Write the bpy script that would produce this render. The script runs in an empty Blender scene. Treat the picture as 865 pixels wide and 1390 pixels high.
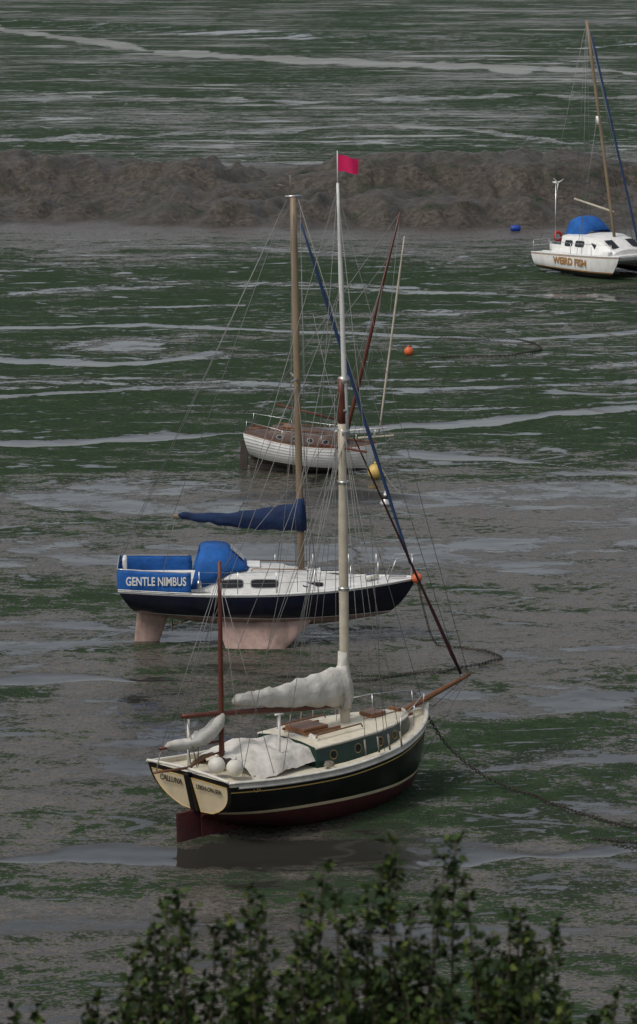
import bpy, math, random
import numpy as np
from mathutils import Vector, noise as mn
random.seed(7)
D=bpy.data; scene=bpy.context.scene; coll=scene.collection

# ------------------------------------------------------------------ materials
def lin(c): return (c[0],c[1],c[2],1.0)
def pm(name,col,rough=0.5,var=0.25,scale=4.0,bump=0.0,metal=0.0,bscale=None,dirt=None,dirtamt=0.5,stretch=(1,1,1),ior=1.45):
    m=D.materials.new(name); m.use_nodes=True; nt=m.node_tree; N=nt.nodes; L=nt.links
    b=N["Principled BSDF"]; tc=N.new("ShaderNodeTexCoord"); mp=N.new("ShaderNodeMapping")
    mp.inputs["Scale"].default_value=stretch
    L.new(tc.outputs["Object"],mp.inputs["Vector"])
    n=N.new("ShaderNodeTexNoise"); n.inputs["Scale"].default_value=scale; n.inputs["Detail"].default_value=5; n.inputs["Roughness"].default_value=.65
    L.new(mp.outputs[0],n.inputs["Vector"])
    r=N.new("ShaderNodeMapRange"); r.inputs["From Min"].default_value=.3; r.inputs["From Max"].default_value=.7
    r.inputs["To Min"].default_value=1-var; r.inputs["To Max"].default_value=1+var*.5
    L.new(n.outputs["Fac"],r.inputs["Value"])
    mx=N.new("ShaderNodeMix"); mx.data_type='RGBA'; mx.blend_type='MULTIPLY'; mx.inputs["Factor"].default_value=1
    mx.inputs["A"].default_value=lin(col); L.new(r.outputs[0],mx.inputs["B"])
    out=mx.outputs["Result"]
    if dirt is not None:
        n2=N.new("ShaderNodeTexNoise"); n2.inputs["Scale"].default_value=scale*.6; n2.inputs["Detail"].default_value=6
        mp2=N.new("ShaderNodeMapping"); mp2.inputs["Scale"].default_value=(1.6,1.6,.5); mp2.inputs["Location"].default_value=(5,3,1)
        L.new(tc.outputs["Object"],mp2.inputs["Vector"]); L.new(mp2.outputs[0],n2.inputs["Vector"])
        r2=N.new("ShaderNodeMapRange"); r2.inputs["From Min"].default_value=.48; r2.inputs["From Max"].default_value=.72
        r2.inputs["To Max"].default_value=dirtamt
        L.new(n2.outputs["Fac"],r2.inputs["Value"])
        m2=N.new("ShaderNodeMix"); m2.data_type='RGBA'; L.new(r2.outputs[0],m2.inputs["Factor"])
        L.new(out,m2.inputs["A"]); m2.inputs["B"].default_value=lin(dirt); out=m2.outputs["Result"]
    L.new(out,b.inputs["Base Color"])
    b.inputs["Roughness"].default_value=rough; b.inputs["Metallic"].default_value=metal; b.inputs["IOR"].default_value=ior
    if bump>0:
        nb=N.new("ShaderNodeTexNoise"); nb.inputs["Scale"].default_value=bscale or scale*2; nb.inputs["Detail"].default_value=4
        L.new(mp.outputs[0],nb.inputs["Vector"])
        bp=N.new("ShaderNodeBump"); bp.inputs["Strength"].default_value=bump; bp.inputs["Distance"].default_value=.05
        L.new(nb.outputs["Fac"],bp.inputs["Height"]); L.new(bp.outputs[0],b.inputs["Normal"])
    return m

M=dict(
 navy=pm("navy_gelcoat",(.006,.008,.022),.22,.3,2,dirt=(.022,.024,.03),dirtamt=.4),
 pinkfoul=pm("pale_antifouling",(.36,.25,.215),.75,.4,2.5,.3,dirt=(.12,.09,.075),dirtamt=.9),
 white=pm("white_gelcoat",(.74,.74,.72),.35,.10,3,dirt=(.42,.41,.37),dirtamt=.35),
 deckwhite=pm("deck_white",(.64,.64,.62),.6,.15,5,dirt=(.35,.34,.31),dirtamt=.4),
 glass=pm("dark_window",(.012,.014,.016),.08,.1,2),
 blue=pm("blue_canvas",(.010,.10,.36),.8,.3,3,.5,bscale=6),
 navycanvas=pm("navy_canvas",(.006,.022,.075),.85,.35,3,.6,bscale=5),
 bluesail=pm("blue_sail_strip",(.012,.035,.10),.8,.3,4),
 alu=pm("aluminium_spar",(.50,.50,.48),.4,.15,3,metal=.6),
 gold=pm("gold_anodised_spar",(.23,.17,.11),.5,.25,2,stretch=(1,1,.3)),
 steel=pm("stainless_steel",(.55,.55,.55),.3,.1,5,metal=.9),
 wire=pm("rigging_wire",(.20,.20,.195),.5,.1,5,metal=.3),
 rope=pm("old_rope",(.24,.21,.17),.9,.3,10),
 black=pm("black_hull_paint",(.006,.006,.007),.25,.3,2,dirt=(.018,.017,.016),dirtamt=.5),
 cream=pm("cream_paint",(.68,.57,.38),.5,.12,3,dirt=(.42,.35,.24),dirtamt=.3),
 creamdeck=pm("cream_deck",(.66,.61,.48),.6,.15,4,dirt=(.40,.36,.28),dirtamt=.5),
 railwhite=pm("rail_white",(.64,.62,.56),.5,.2,4,dirt=(.33,.3,.26),dirtamt=.4),
 redfoul=pm("red_antifouling",(.085,.017,.020),.6,.35,2.5,.3,dirt=(.05,.028,.024),dirtamt=.75),
 green=pm("dark_green_paint",(.008,.032,.023),.3,.25,3),
 brass=pm("brass",(.45,.32,.12),.35,.1,3,metal=.8),
 goldleaf=pm("gold_leaf",(.55,.38,.12),.4,.1,3),
 wood=pm("varnished_wood",(.20,.085,.035),.35,.4,5,stretch=(1,6,6)),
 redwood=pm("red_brown_spar",(.11,.032,.02),.45,.3,4,stretch=(1,1,.3)),
 creamspar=pm("cream_spar",(.50,.45,.36),.5,.2,3,dirt=(.26,.22,.17),dirtamt=.4),
 whitespar=pm("white_spar",(.6,.6,.58),.45,.15,3),
 canvas=pm("white_canvas",(.60,.58,.53),.9,.18,3,.7,bscale=5,dirt=(.34,.31,.27),dirtamt=.65),
 darksail=pm("tan_sail_luff",(.06,.018,.022),.85,.3,5),
 flag=pm("crimson_flag",(.60,.01,.10),.8,.15,4),
 fender=pm("fender_white",(.6,.58,.52),.5,.15,4,dirt=(.35,.32,.26),dirtamt=.5),
 orange=pm("orange_buoy",(.66,.13,.04),.5,.2,5,dirt=(.3,.12,.06),dirtamt=.5),
 yellow=pm("yellow_buoy",(.60,.42,.12),.5,.2,5,dirt=(.3,.22,.08),dirtamt=.5),
 cabinwood=pm("cabin_mahogany",(.10,.055,.038),.5,.35,5,stretch=(1,5,5),dirt=(.16,.14,.12),dirtamt=.7),
 brownfoul=pm("brown_antifouling",(.06,.046,.038),.7,.35,3,.3),
 clinkwhite=pm("planked_white_paint",(.74,.74,.72),.45,.12,3,dirt=(.40,.38,.34),dirtamt=.3),
 chain=pm("rusty_chain",(.035,.028,.024),.8,.4,8),
 red=pm("red_plastic",(.5,.02,.02),.5,.15,4),
 bluecan=pm("blue_plastic",(.01,.05,.30),.5,.15,4),
 bottomstripe=pm("gold_brown_stripe",(.33,.17,.05),.5,.2,4),
 rubber=pm("black_rubber",(.015,.015,.015),.6,.2,4),
)

# ------------------------------------------------------------------ mesh helpers
def empty(name,loc,rz=0,ry=0,rx=0):
    e=D.objects.new(name,None); coll.objects.link(e); e.location=loc; e.rotation_euler=(rx,ry,rz); e.empty_display_size=.5
    return e
def mesh(name,verts,faces,mats,parent=None,midx=None,smooth=True):
    me=D.meshes.new(name); me.from_pydata([tuple(v) for v in verts],[],faces)
    if not isinstance(mats,(list,tuple)): mats=[mats]
    for m in mats: me.materials.append(m)
    if midx is not None: me.polygons.foreach_set("material_index",midx)
    me.polygons.foreach_set("use_smooth",[smooth]*len(faces)); me.update()
    o=D.objects.new(name,me); coll.objects.link(o)
    if parent: o.parent=parent
    return o
def frames(pts):
    pts=[Vector(p) for p in pts]; out=[]; prev=None
    for i,p in enumerate(pts):
        t=(pts[min(i+1,len(pts)-1)]-pts[max(i-1,0)]).normalized()
        if prev is None:
            a=Vector((0,0,1)) if abs(t.z)<.9 else Vector((1,0,0))
            n=(a-t*a.dot(t)).normalized()
        else: n=(prev-t*prev.dot(t)).normalized()
        prev=n; out.append((p,n,t.cross(n).normalized()))
    return out
def tubegeo(V,F,pts,rad,seg=8,rad2=None,wr=0,seed=0):
    fr=frames(pts); base=len(V); n=len(fr)
    if not hasattr(rad,'__len__'): rad=[rad]*n
    if rad2 is None: rad2=rad
    if not hasattr(rad2,'__len__'): rad2=[rad2]*n
    for i,(p,a,b) in enumerate(fr):
        for k in range(seg):
            an=2*math.pi*k/seg; v=p+a*math.cos(an)*rad[i]+b*math.sin(an)*rad2[i]
            if wr: 
                q=mn.noise(Vector((v.x*3+seed,v.y*3,v.z*9)))+.6*mn.noise(Vector((v.x*9+seed,v.y*9,v.z*9)))
                v=v+(v-p).normalized()*q*wr
            V.append(v)
    for i in range(n-1):
        for k in range(seg):
            k2=(k+1)%seg
            F.append((base+i*seg+k,base+(i+1)*seg+k,base+(i+1)*seg+k2,base+i*seg+k2))
    F.append(tuple(base+k for k in range(seg))); F.append(tuple(base+(n-1)*seg+k for k in reversed(range(seg))))
def tube(name,pts,rad,mat,parent=None,seg=10,rad2=None,wr=0):
    V=[];F=[]; tubegeo(V,F,pts,rad,seg,rad2,wr,seed=len(name)); return mesh(name,V,F,mat,parent)
def tubes(name,lst,rad,mat,parent=None,seg=6):
    V=[];F=[]
    for l in lst:
        r=rad
        tubegeo(V,F,l,r,seg)
    return mesh(name,V,F,mat,parent)
def sagline(p,q,sag,n=8):
    p=Vector(p);q=Vector(q); return [p.lerp(q,i/n)-Vector((0,0,sag*4*(i/n)*(1-i/n))) for i in range(n+1)]
def subdiv(p,q,n):
    p=Vector(p);q=Vector(q); return [p.lerp(q,i/n) for i in range(n+1)]
def box(name,cx,cy,cz,sx,sy,sz,mat,parent,bev=.02,rz=0,rx=0,ry=0):
    V=[(x*sx/2,y*sy/2,z*sz/2) for x in(-1,1) for y in(-1,1) for z in(-1,1)]
    F=[(0,1,3,2),(4,6,7,5),(0,4,5,1),(2,3,7,6),(0,2,6,4),(1,5,7,3)]
    o=mesh(name,V,F,mat,parent,smooth=False); o.location=(cx,cy,cz); o.rotation_euler=(rx,ry,rz)
    if bev: 
        md=o.modifiers.new("b","BEVEL"); md.width=bev; md.segments=2
    return o
def ball(name,c,r,mat,parent,squash=1.0,seg=16,neck=True):
    V=[];F=[]; rings=10
    for i in range(rings+1):
        th=math.pi*i/rings
        for k in range(seg):
            a=2*math.pi*k/seg; V.append((c[0]+r*math.sin(th)*math.cos(a)+1e-5*math.cos(a),c[1]+r*math.sin(th)*math.sin(a)+1e-5*math.sin(a),c[2]+r*squash*math.cos(th)))
    for i in range(rings):
        for k in range(seg):
            k2=(k+1)%seg; F.append((i*seg+k,(i+1)*seg+k,(i+1)*seg+k2,i*seg+k2))
    if neck: tubegeo(V,F,[(c[0],c[1],c[2]+r*squash*.9),(c[0],c[1],c[2]+r*squash*1.25)],[r*.22,r*.16],8)
    return mesh(name,V,F,mat,parent)
def interp(tab,t):
    xs=[a for a,_ in tab]; ys=[b for _,b in tab]
    if t<=xs[0]: return ys[0]
    if t>=xs[-1]: return ys[-1]
    for i in range(len(xs)-1):
        if t<=xs[i+1]:
            h=xs[i+1]-xs[i]; u=(t-xs[i])/h
            def sl(j):
                if j<=0: return (ys[1]-ys[0])/(xs[1]-xs[0])
                if j>=len(xs)-1: return (ys[-1]-ys[-2])/(xs[-1]-xs[-2])
                return (ys[j+1]-ys[j-1])/(xs[j+1]-xs[j-1])
            m0=sl(i)*h;m1=sl(i+1)*h
            return (2*u**3-3*u*u+1)*ys[i]+(u**3-2*u*u+u)*m0+(-2*u**3+3*u*u)*ys[i+1]+(u**3-u*u)*m1

class Hull:
    def __init__(s,parent,b,zs,zk,xb,xst,wl,bands,mats,zc=None,dead=.05,nst=40,n=2.2,m=1.7,bul=.0,deckmat=4,clink=0,name="hull",transmat=None,sections=(9,14),camber=.05):
        s.b=b;s.zs=zs;s.zk=zk;s.xb=xb;s.xst=xst;s.n=n;s.m=m;s.zc=zc;s.dead=dead
        V=[];F=[];MI=[]
        st=[i/nst for i in range(nst+1)]
        rows=None
        for t in st:
            k=interp(zk,t);w=wl(t);top=interp(zs,t)
            zl=[k+(w-k)*(i/sections[0])**1.3 for i in range(sections[0])]
            mi=[0]*sections[0]
            cur=w
            for (fn,mid,nn) in bands:
                z2=fn(w,top)
                for i in range(nn): zl.append(cur+(z2-cur)*i/nn); mi.append(mid)
                cur=z2
            zl.append(top)
            ring=[]
            for j,z in enumerate(zl):
                y=s.y(t,z); x=s.x(t,z); ring.append((x,y,z))
            if clink:
                r2=[];m2=[]
                for j in range(len(ring)-1):
                    a=ring[j];c=ring[j+1]
                    off=clink if (j>=2 and a[1]>.02) else 0
                    r2+= [(a[0],a[1]+off,a[2]),(c[0],c[1]+.002,c[2]-.002)]; m2+=[mi[j],mi[j]]
                ring=r2; mi=m2[:-1]
            rows=mi
            for (x,y,z) in ring: V.append((x,y,z))
            for (x,y,z) in ring: V.append((x,-y,z))
        R=len(ring); W=2*R
        for i in range(nst):
            for j in range(R-1):
                a=i*W+j;c=(i+1)*W+j
                F.append((a,a+1,c+1,c)); MI.append(rows[j])
                a+=R;c+=R
                F.append((a,c,c+1,a+1)); MI.append(rows[j])
        tm=transmat
        for j in range(R-1):
            F.append((j,R+j,R+j+1,j+1)); MI.append(rows[j] if tm is None or rows[j]==0 else tm)
        for i in range(nst):
            F.append((i*W,(i+1)*W,(i+1)*W+R,i*W+R)); MI.append(0)
        base=len(V)
        for t in st:
            top=interp(s.zs,t); y=max(s.y(t,top)-.03,0); x=s.x(t,top)
            if t==0:x+=.03
            if t==1:x-=.03
            for q in (1,.5,0,-.5,-1):
                V.append((x,y*q,top-bul+camber*(1-q*q)*min(1,y)))
            V.append((x,y,top)); V.append((x,-y,top))
        for i in range(nst):
            a=base+i*7;c=a+7
            for q in range(4): F.append((a+q,a+q+1,c+q+1,c+q)); MI.append(deckmat)
            F.append((a,c,c+5,a+5));MI.append(deckmat); F.append((a+4,a+6,c+6,c+4));MI.append(deckmat)
            F.append((i*W+R-1,a+5,c+5,(i+1)*W+R-1));MI.append(deckmat)
            F.append((i*W+2*R-1,(i+1)*W+2*R-1,c+6,a+6));MI.append(deckmat)
        s.obj=mesh(name,V,F,mats,parent,MI,smooth=(clink==0))
        if clink==0:
            s.obj.data.set_sharp_from_angle(angle=math.radians(40))
    def x(s,t,z):
        a=interp(s.xst,z);c=interp(s.xb,z); return a+(c-a)*t
    def y(s,t,z):
        b=interp(s.b,t);top=interp(s.zs,t);zc=interp(s.zc,t) if s.zc else interp(s.zk,t)
        dd=s.dead*min(1,(1-t)*12) if s.dead else 0
        if z<=zc: return dd
        u=min(1,(z-zc)/(top-zc)); n=s.n(t) if callable(s.n) else s.n; m=s.m(t) if callable(s.m) else s.m
        return max(dd,b*(1-(1-u)**n)**(1/m))
    def edge(s,t,side=1,dz=0,out=0):
        top=interp(s.zs,t)+dz; return (s.x(t,min(top,interp(s.zs,t))),side*(s.y(t,top)+out),top)

def rail(h,name,mat,r,parent,t0=0,t1=1,dz=0,out=0,r2=None,n=40):
    V=[];F=[]
    for sd in (1,-1):
        pts=[h.edge(t0+(t1-t0)*i/n,sd,dz,out) for i in range(n+1)]
        tubegeo(V,F,pts,r,8,r2 or r)
    return mesh(name,V,F,mat,parent)

def house(name,secs,mats,parent,roofcamber=.07):
    V=[];F=[];MI=[]
    for (x,wb,wt,zd,zt) in secs:
        prof=[(wb,zd),(wt+(wb-wt)*.06,zt-.05),(wt-.03,zt),(wt*.5,zt+roofcamber*.75),(0,zt+roofcamber)]
        prof=prof+[(-a,z) for a,z in prof[-2::-1]]
        for y,z in prof: V.append((x,y,z))
    R=9
    for i in range(len(secs)-1):
        for j in range(R-1):
            a=i*R+j; F.append((a,a+1,a+R+1,a+R)); MI.append(0 if j in(0,7) else 1)
    F.append(tuple(range(R))); MI.append(0); F.append(tuple((len(secs)-1)*R+k for k in reversed(range(R)))); MI.append(0)
    o=mesh(name,V,F,mats,parent,MI,smooth=True); o.data.set_sharp_from_angle(angle=math.radians(35)); return o
def sidept(secs,x,f,side,out):
    for i in range(len(secs)-1):
        a=secs[i];b=secs[i+1]
        if a[0]<=x<=b[0]:
            u=(x-a[0])/(b[0]-a[0]); s=[a[k]+(b[k]-a[k])*u for k in range(5)]
            w=s[1]+(s[2]-s[1])*f*.94; z=s[3]+(s[4]-.05-s[3])*f
            return (x,side*(w+out),z)
def window(name,secs,x1,x2,f1,f2,side,mat,parent,pw=4,out=.008,frame=None):
    def ring(gx,gf,o):
        r=[]
        for k in range(24):
            a=2*math.pi*k/24; c=math.cos(a);s=math.sin(a)
            cx=math.copysign(abs(c)**(2/pw),c); sy=math.copysign(abs(s)**(2/pw),s)
            r.append(sidept(secs,(x1+x2)/2+(x2-x1+gx)/2*cx,(f1+f2)/2+(f2-f1+gf)/2*sy,side,o))
        return r
    r=ring(0,0,out); F=[tuple(range(24)) if side<0 else tuple(reversed(range(24)))]
    mesh(name,r,F,mat,parent,smooth=False)
    if frame:
        r2=ring(.04,.1,out*.5); 
        mesh(name+"_frame",r2,[tuple(range(24)) if side<0 else tuple(reversed(range(24)))],frame,parent,smooth=False)
def fin(name,root,tip,thick,mat,parent):
    V=[];F=[];n=18
    lv=6
    for l in range(lv+1):
        u=l/lv; x1=root[0]+(tip[0]-root[0])*u; x2=root[1]+(tip[1]-root[1])*u; y=root[2]+(tip[2]-root[2])*u; z=root[3]+(tip[3]-root[3])*u
        for k in range(n):
            a=2*math.pi*k/n; c=math.cos(a); V.append(((x1+x2)/2+(x2-x1)/2*c,y+thick/2*math.sin(a),z))
    for l in range(lv):
        for k in range(n):
            k2=(k+1)%n; F.append((l*n+k,l*n+k2,(l+1)*n+k2,(l+1)*n+k))
    F.append(tuple(range(n)));F.append(tuple(lv*n+k for k in reversed(range(n))))
    o=mesh(name,V,F,mat,parent); o.data.set_sharp_from_angle(angle=math.radians(50)); return o
def text(name,s,width,loc,rot,mat,parent,hscale=1.0,shear=0,bold=.0):
    c=D.curves.new(name,'FONT'); c.body=s; c.size=.3; c.extrude=.003; c.align_x='CENTER'; c.align_y='CENTER'; c.offset=bold; c.shear=shear
    o=D.objects.new(name,c); coll.objects.link(o); o.data.materials.append(mat)
    bpy.context.view_layer.update(); w=o.dimensions.x or 1; k=width/w
    o.scale=(k,k*hscale,1); o.parent=parent; o.location=loc; o.rotation_euler=rot
    return o
def strip(name,path,h,mat,parent,wr=.015):
    V=[];F=[];n=len(path);rows=6
    for i,p in enumerate(path):
        for j in range(rows+1):
            u=j/rows; w=wr*mn.noise(Vector((i*.4,j*.7,len(name))))*2
            hh=h(i/(n-1)) if callable(h) else h
            V.append((p[0]+w,p[1]+w,p[2]+hh*u))
    for i in range(n-1):
        for j in range(rows):
            a=i*(rows+1)+j; F.append((a,a+rows+1,a+rows+2,a+1))
    o=mesh(name,V,F,mat,parent); md=o.modifiers.new("s","SOLIDIFY"); md.thickness=.012; md.offset=0; return o

# ------------------------------------------------------------------ mud flats
def perlin(x,y,seed=0):
    xi=np.floor(x).astype(np.int64);yi=np.floor(y).astype(np.int64);xf=x-xi;yf=y-yi
    def g(ix,iy,dx,dy):
        h=(ix*374761393+iy*668265263+seed*974634777)&0xffffffff
        h=((h^(h>>13))*1274126177)&0xffffffff; h=h^(h>>16)
        a=(h&0xffff)/65536.*2*np.pi
        return np.cos(a)*dx+np.sin(a)*dy
    u=xf*xf*xf*(xf*(xf*6-15)+10);v=yf*yf*yf*(yf*(yf*6-15)+10)
    a=g(xi,yi,xf,yf);b=g(xi+1,yi,xf-1,yf);c=g(xi,yi+1,xf,yf-1);d=g(xi+1,yi+1,xf-1,yf-1)
    return (a*(1-u)+b*u)*(1-v)+(c*(1-u)+d*u)*v*1.0
def fbm(x,y,o=4,seed=0):
    s=0;a=1;t=0
    for i in range(o):
        s=s+a*perlin(x*2**i+17.3*i,y*2**i-9.1*i,seed+i); t+=a; a*=.5
    return s/t*1.4
def sm(x,a,b):
    t=np.clip((x-a)/(b-a),0,1); return t*t*(3-2*t)
rowsY=[26,30,34,38,41,44,47]
y=49.0
while y<700:
    rowsY.append(y); y+=max(.12,y*y/92000*1.0)
y=rowsY[-1]
while y<9000: y*=1.12; rowsY.append(y)
rowsY=np.array(rowsY)
k=np.concatenate([[-4,-2.5,-1.6,-1.0,-.6,-.4,-.28,-.22],np.linspace(-.19,.19,300),[.22,.28,.4,.6,1.0,1.6,2.5,4]])
KK,YY=np.meshgrid(k,rowsY); XX=KK*YY
nr,nc=XX.shape
bnk=fbm(XX*.02,YY*.0+3,3,5)*9+fbm(XX*.12,YY*.05,3,6)*5+fbm(XX*.4,YY*.1,3,8)*3.0
foot=208+bnk
S1=sm(YY,foot,foot+5); S2=1-sm(YY,236+bnk*.6,252+bnk*.6)
bankm=S1*S2
gul=1-np.abs(fbm(XX*.16+fbm(XX*.1,YY*.1,2,9),YY*.05,4,11))*3.2
gul=np.clip(gul,0,1)**2
hum=fbm(XX*.06,YY*.05,4,14)
H=1.3*bankm-.8*gul*bankm+hum*1.7*bankm+fbm(XX*.35,YY*.2,4,17)*.5*bankm+fbm(XX*.9,YY*.35,3,19)*.28*bankm
H=H+.9*sm(YY,223+bnk,226+bnk)*S2*sm(hum,-.2,.2)
H=H+fbm(XX*.08,YY*.08,4,21)*.10*sm(YY,100,125)+fbm(XX*.5,YY*.5,4,25)*.035
H=H+.7*np.clip(1-np.abs(YY-(500-XX*1.0+20*fbm(XX*.01,YY*0,2,30)))/14,0,1)
chs=[([-75,-49.4,-32.6,-19.4,-1.1,14.8,37,60],[560,530,483.6,444.6,424,410,396,380],7,-300,300,.75),
 ([-60,-26.6,-8.4,5.8,25.9,50],[300,284,293,305,276,285],3.0,-300,300,.6),
 ([-40,-11.8,-8.6,-5.1,-2.9,1.9,5.9,9.5,12.7,40],[122,124.3,125.2,126.5,127.3,127.9,129.7,132.3,133.5,140],.70,-300,300,1.0),
 ([2.9,5.8,8.6,11.3,30],[122.8,121.1,119.5,118.2,112],.55,2.2,300,.9),
 ([-40,-15,-8.1,-3.6,2.3,9,14.9,40],[160,158.8,160.1,158.5,156.9,154.2,157.5,160],.55,-300,300,.8),
 ([-30,-14,-9.1,-4.4],[146,147.2,145.6,149.6],.8,-300,-3.5,.85),
 ([-30,-6.7,-3.6,.3,3.4,6.8,30],[68,69.2,69,69.5,69.7,70,72],.70,-300,300,.95),
 ([-30,-8.3,-5.4,-2.5],[84,85.6,85.9,85.2],.4,-300,-2,.85),
 ([-40,-10,-6,0,8,14,40],[113,113.7,111.5,112,114,113,112],1.3,-300,300,.6),
 ([-60,-20,0,20,60],[330,345,338,350,340],4,-300,300,.6),
 ([-30,-13,-2,4,14,30],[134,137,140,138,141,150],.6,-300,300,.65),
 ([-30,-16,-3,6,17,30],[176,172,178,174,170,168],1.2,-300,300,.6)]
WAT=np.zeros_like(XX)
wx=XX+fbm(XX*.2,YY*.2,3,44)*1.5
for i,(xs,ys,w,xa,xb,st) in enumerate(chs):
    yc=np.interp(wx,xs,ys)+fbm(XX*.12,YY*.03+i*9,3,50+i)*w*2.0+fbm(XX*.7,YY*.2+i*9,3,70+i)*w*.6
    ww=w*(1+2.1*fbm(XX*.16,YY*.02+i,3,90+i))
    p=np.clip(1.6-np.abs(YY-yc)/np.maximum(ww,.08),0,1)*st*sm(XX,xa-.5,xa+1.5)*(1-sm(XX,xb-1.5,xb+.5))
    WAT=np.maximum(WAT,p)
H=H-.03*WAT
GR=np.interp(YY,[50,75,88,96,104,108,113,120,130,150,185,198,206,225,250,262,330,700,9000],[.46,.46,.40,.44,.36,.34,.46,.68,.84,.90,.84,.48,.10,.16,.16,.64,.78,.74,.6])
GR=GR+.44*fbm(XX*.06,YY*.03,3,120)*(1-bankm)
PU=np.interp(YY,[50,104,116,122,198,206,225,250,262,9000],[.46,.50,.46,.39,.44,.10,.22,.22,.46,.50])
def blob(cx,cy,rx,ry,h): 
    return h*np.exp(-(((XX-cx)/rx)**2+((YY-cy)/ry)**2))
H=H+blob(-.5,113.2,2.6,.5,.20)+blob(1.6,113.0,1.6,.5,.16)
WAT=np.maximum(WAT,np.clip(1.2*np.exp(-(((XX+.2)/3.0)**2+((YY-69.6)/1.2)**2)),0,.75))
co=np.stack([XX,YY,H],-1).reshape(-1,3)
me=D.meshes.new("mud_flats")
idx=np.arange(nr*nc).reshape(nr,nc)
q=np.stack([idx[:-1,:-1],idx[:-1,1:],idx[1:,1:],idx[1:,:-1]],-1).reshape(-1)
nf=(nr-1)*(nc-1)
me.vertices.add(nr*nc); me.vertices.foreach_set("co",co.reshape(-1).astype(np.float32))
me.loops.add(nf*4); me.loops.foreach_set("vertex_index",q.astype(np.int32))
me.polygons.add(nf); me.polygons.foreach_set("loop_start",(np.arange(nf)*4).astype(np.int32)); me.polygons.foreach_set("loop_total",np.full(nf,4,np.int32))
me.polygons.foreach_set("use_smooth",np.ones(nf,bool)); me.update(calc_edges=True); me.validate()
for nm,arr in (("water",WAT),("green",GR),("puddle",PU),("bank",np.clip(sm(YY,foot-2,foot+1)*(1-sm(YY,250,262)),0,1))):
    at=me.attributes.new(nm,'FLOAT','POINT'); at.data.foreach_set("value",arr.reshape(-1).astype(np.float32))
ground=D.objects.new("mud_flats",me); coll.objects.link(ground)

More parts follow.
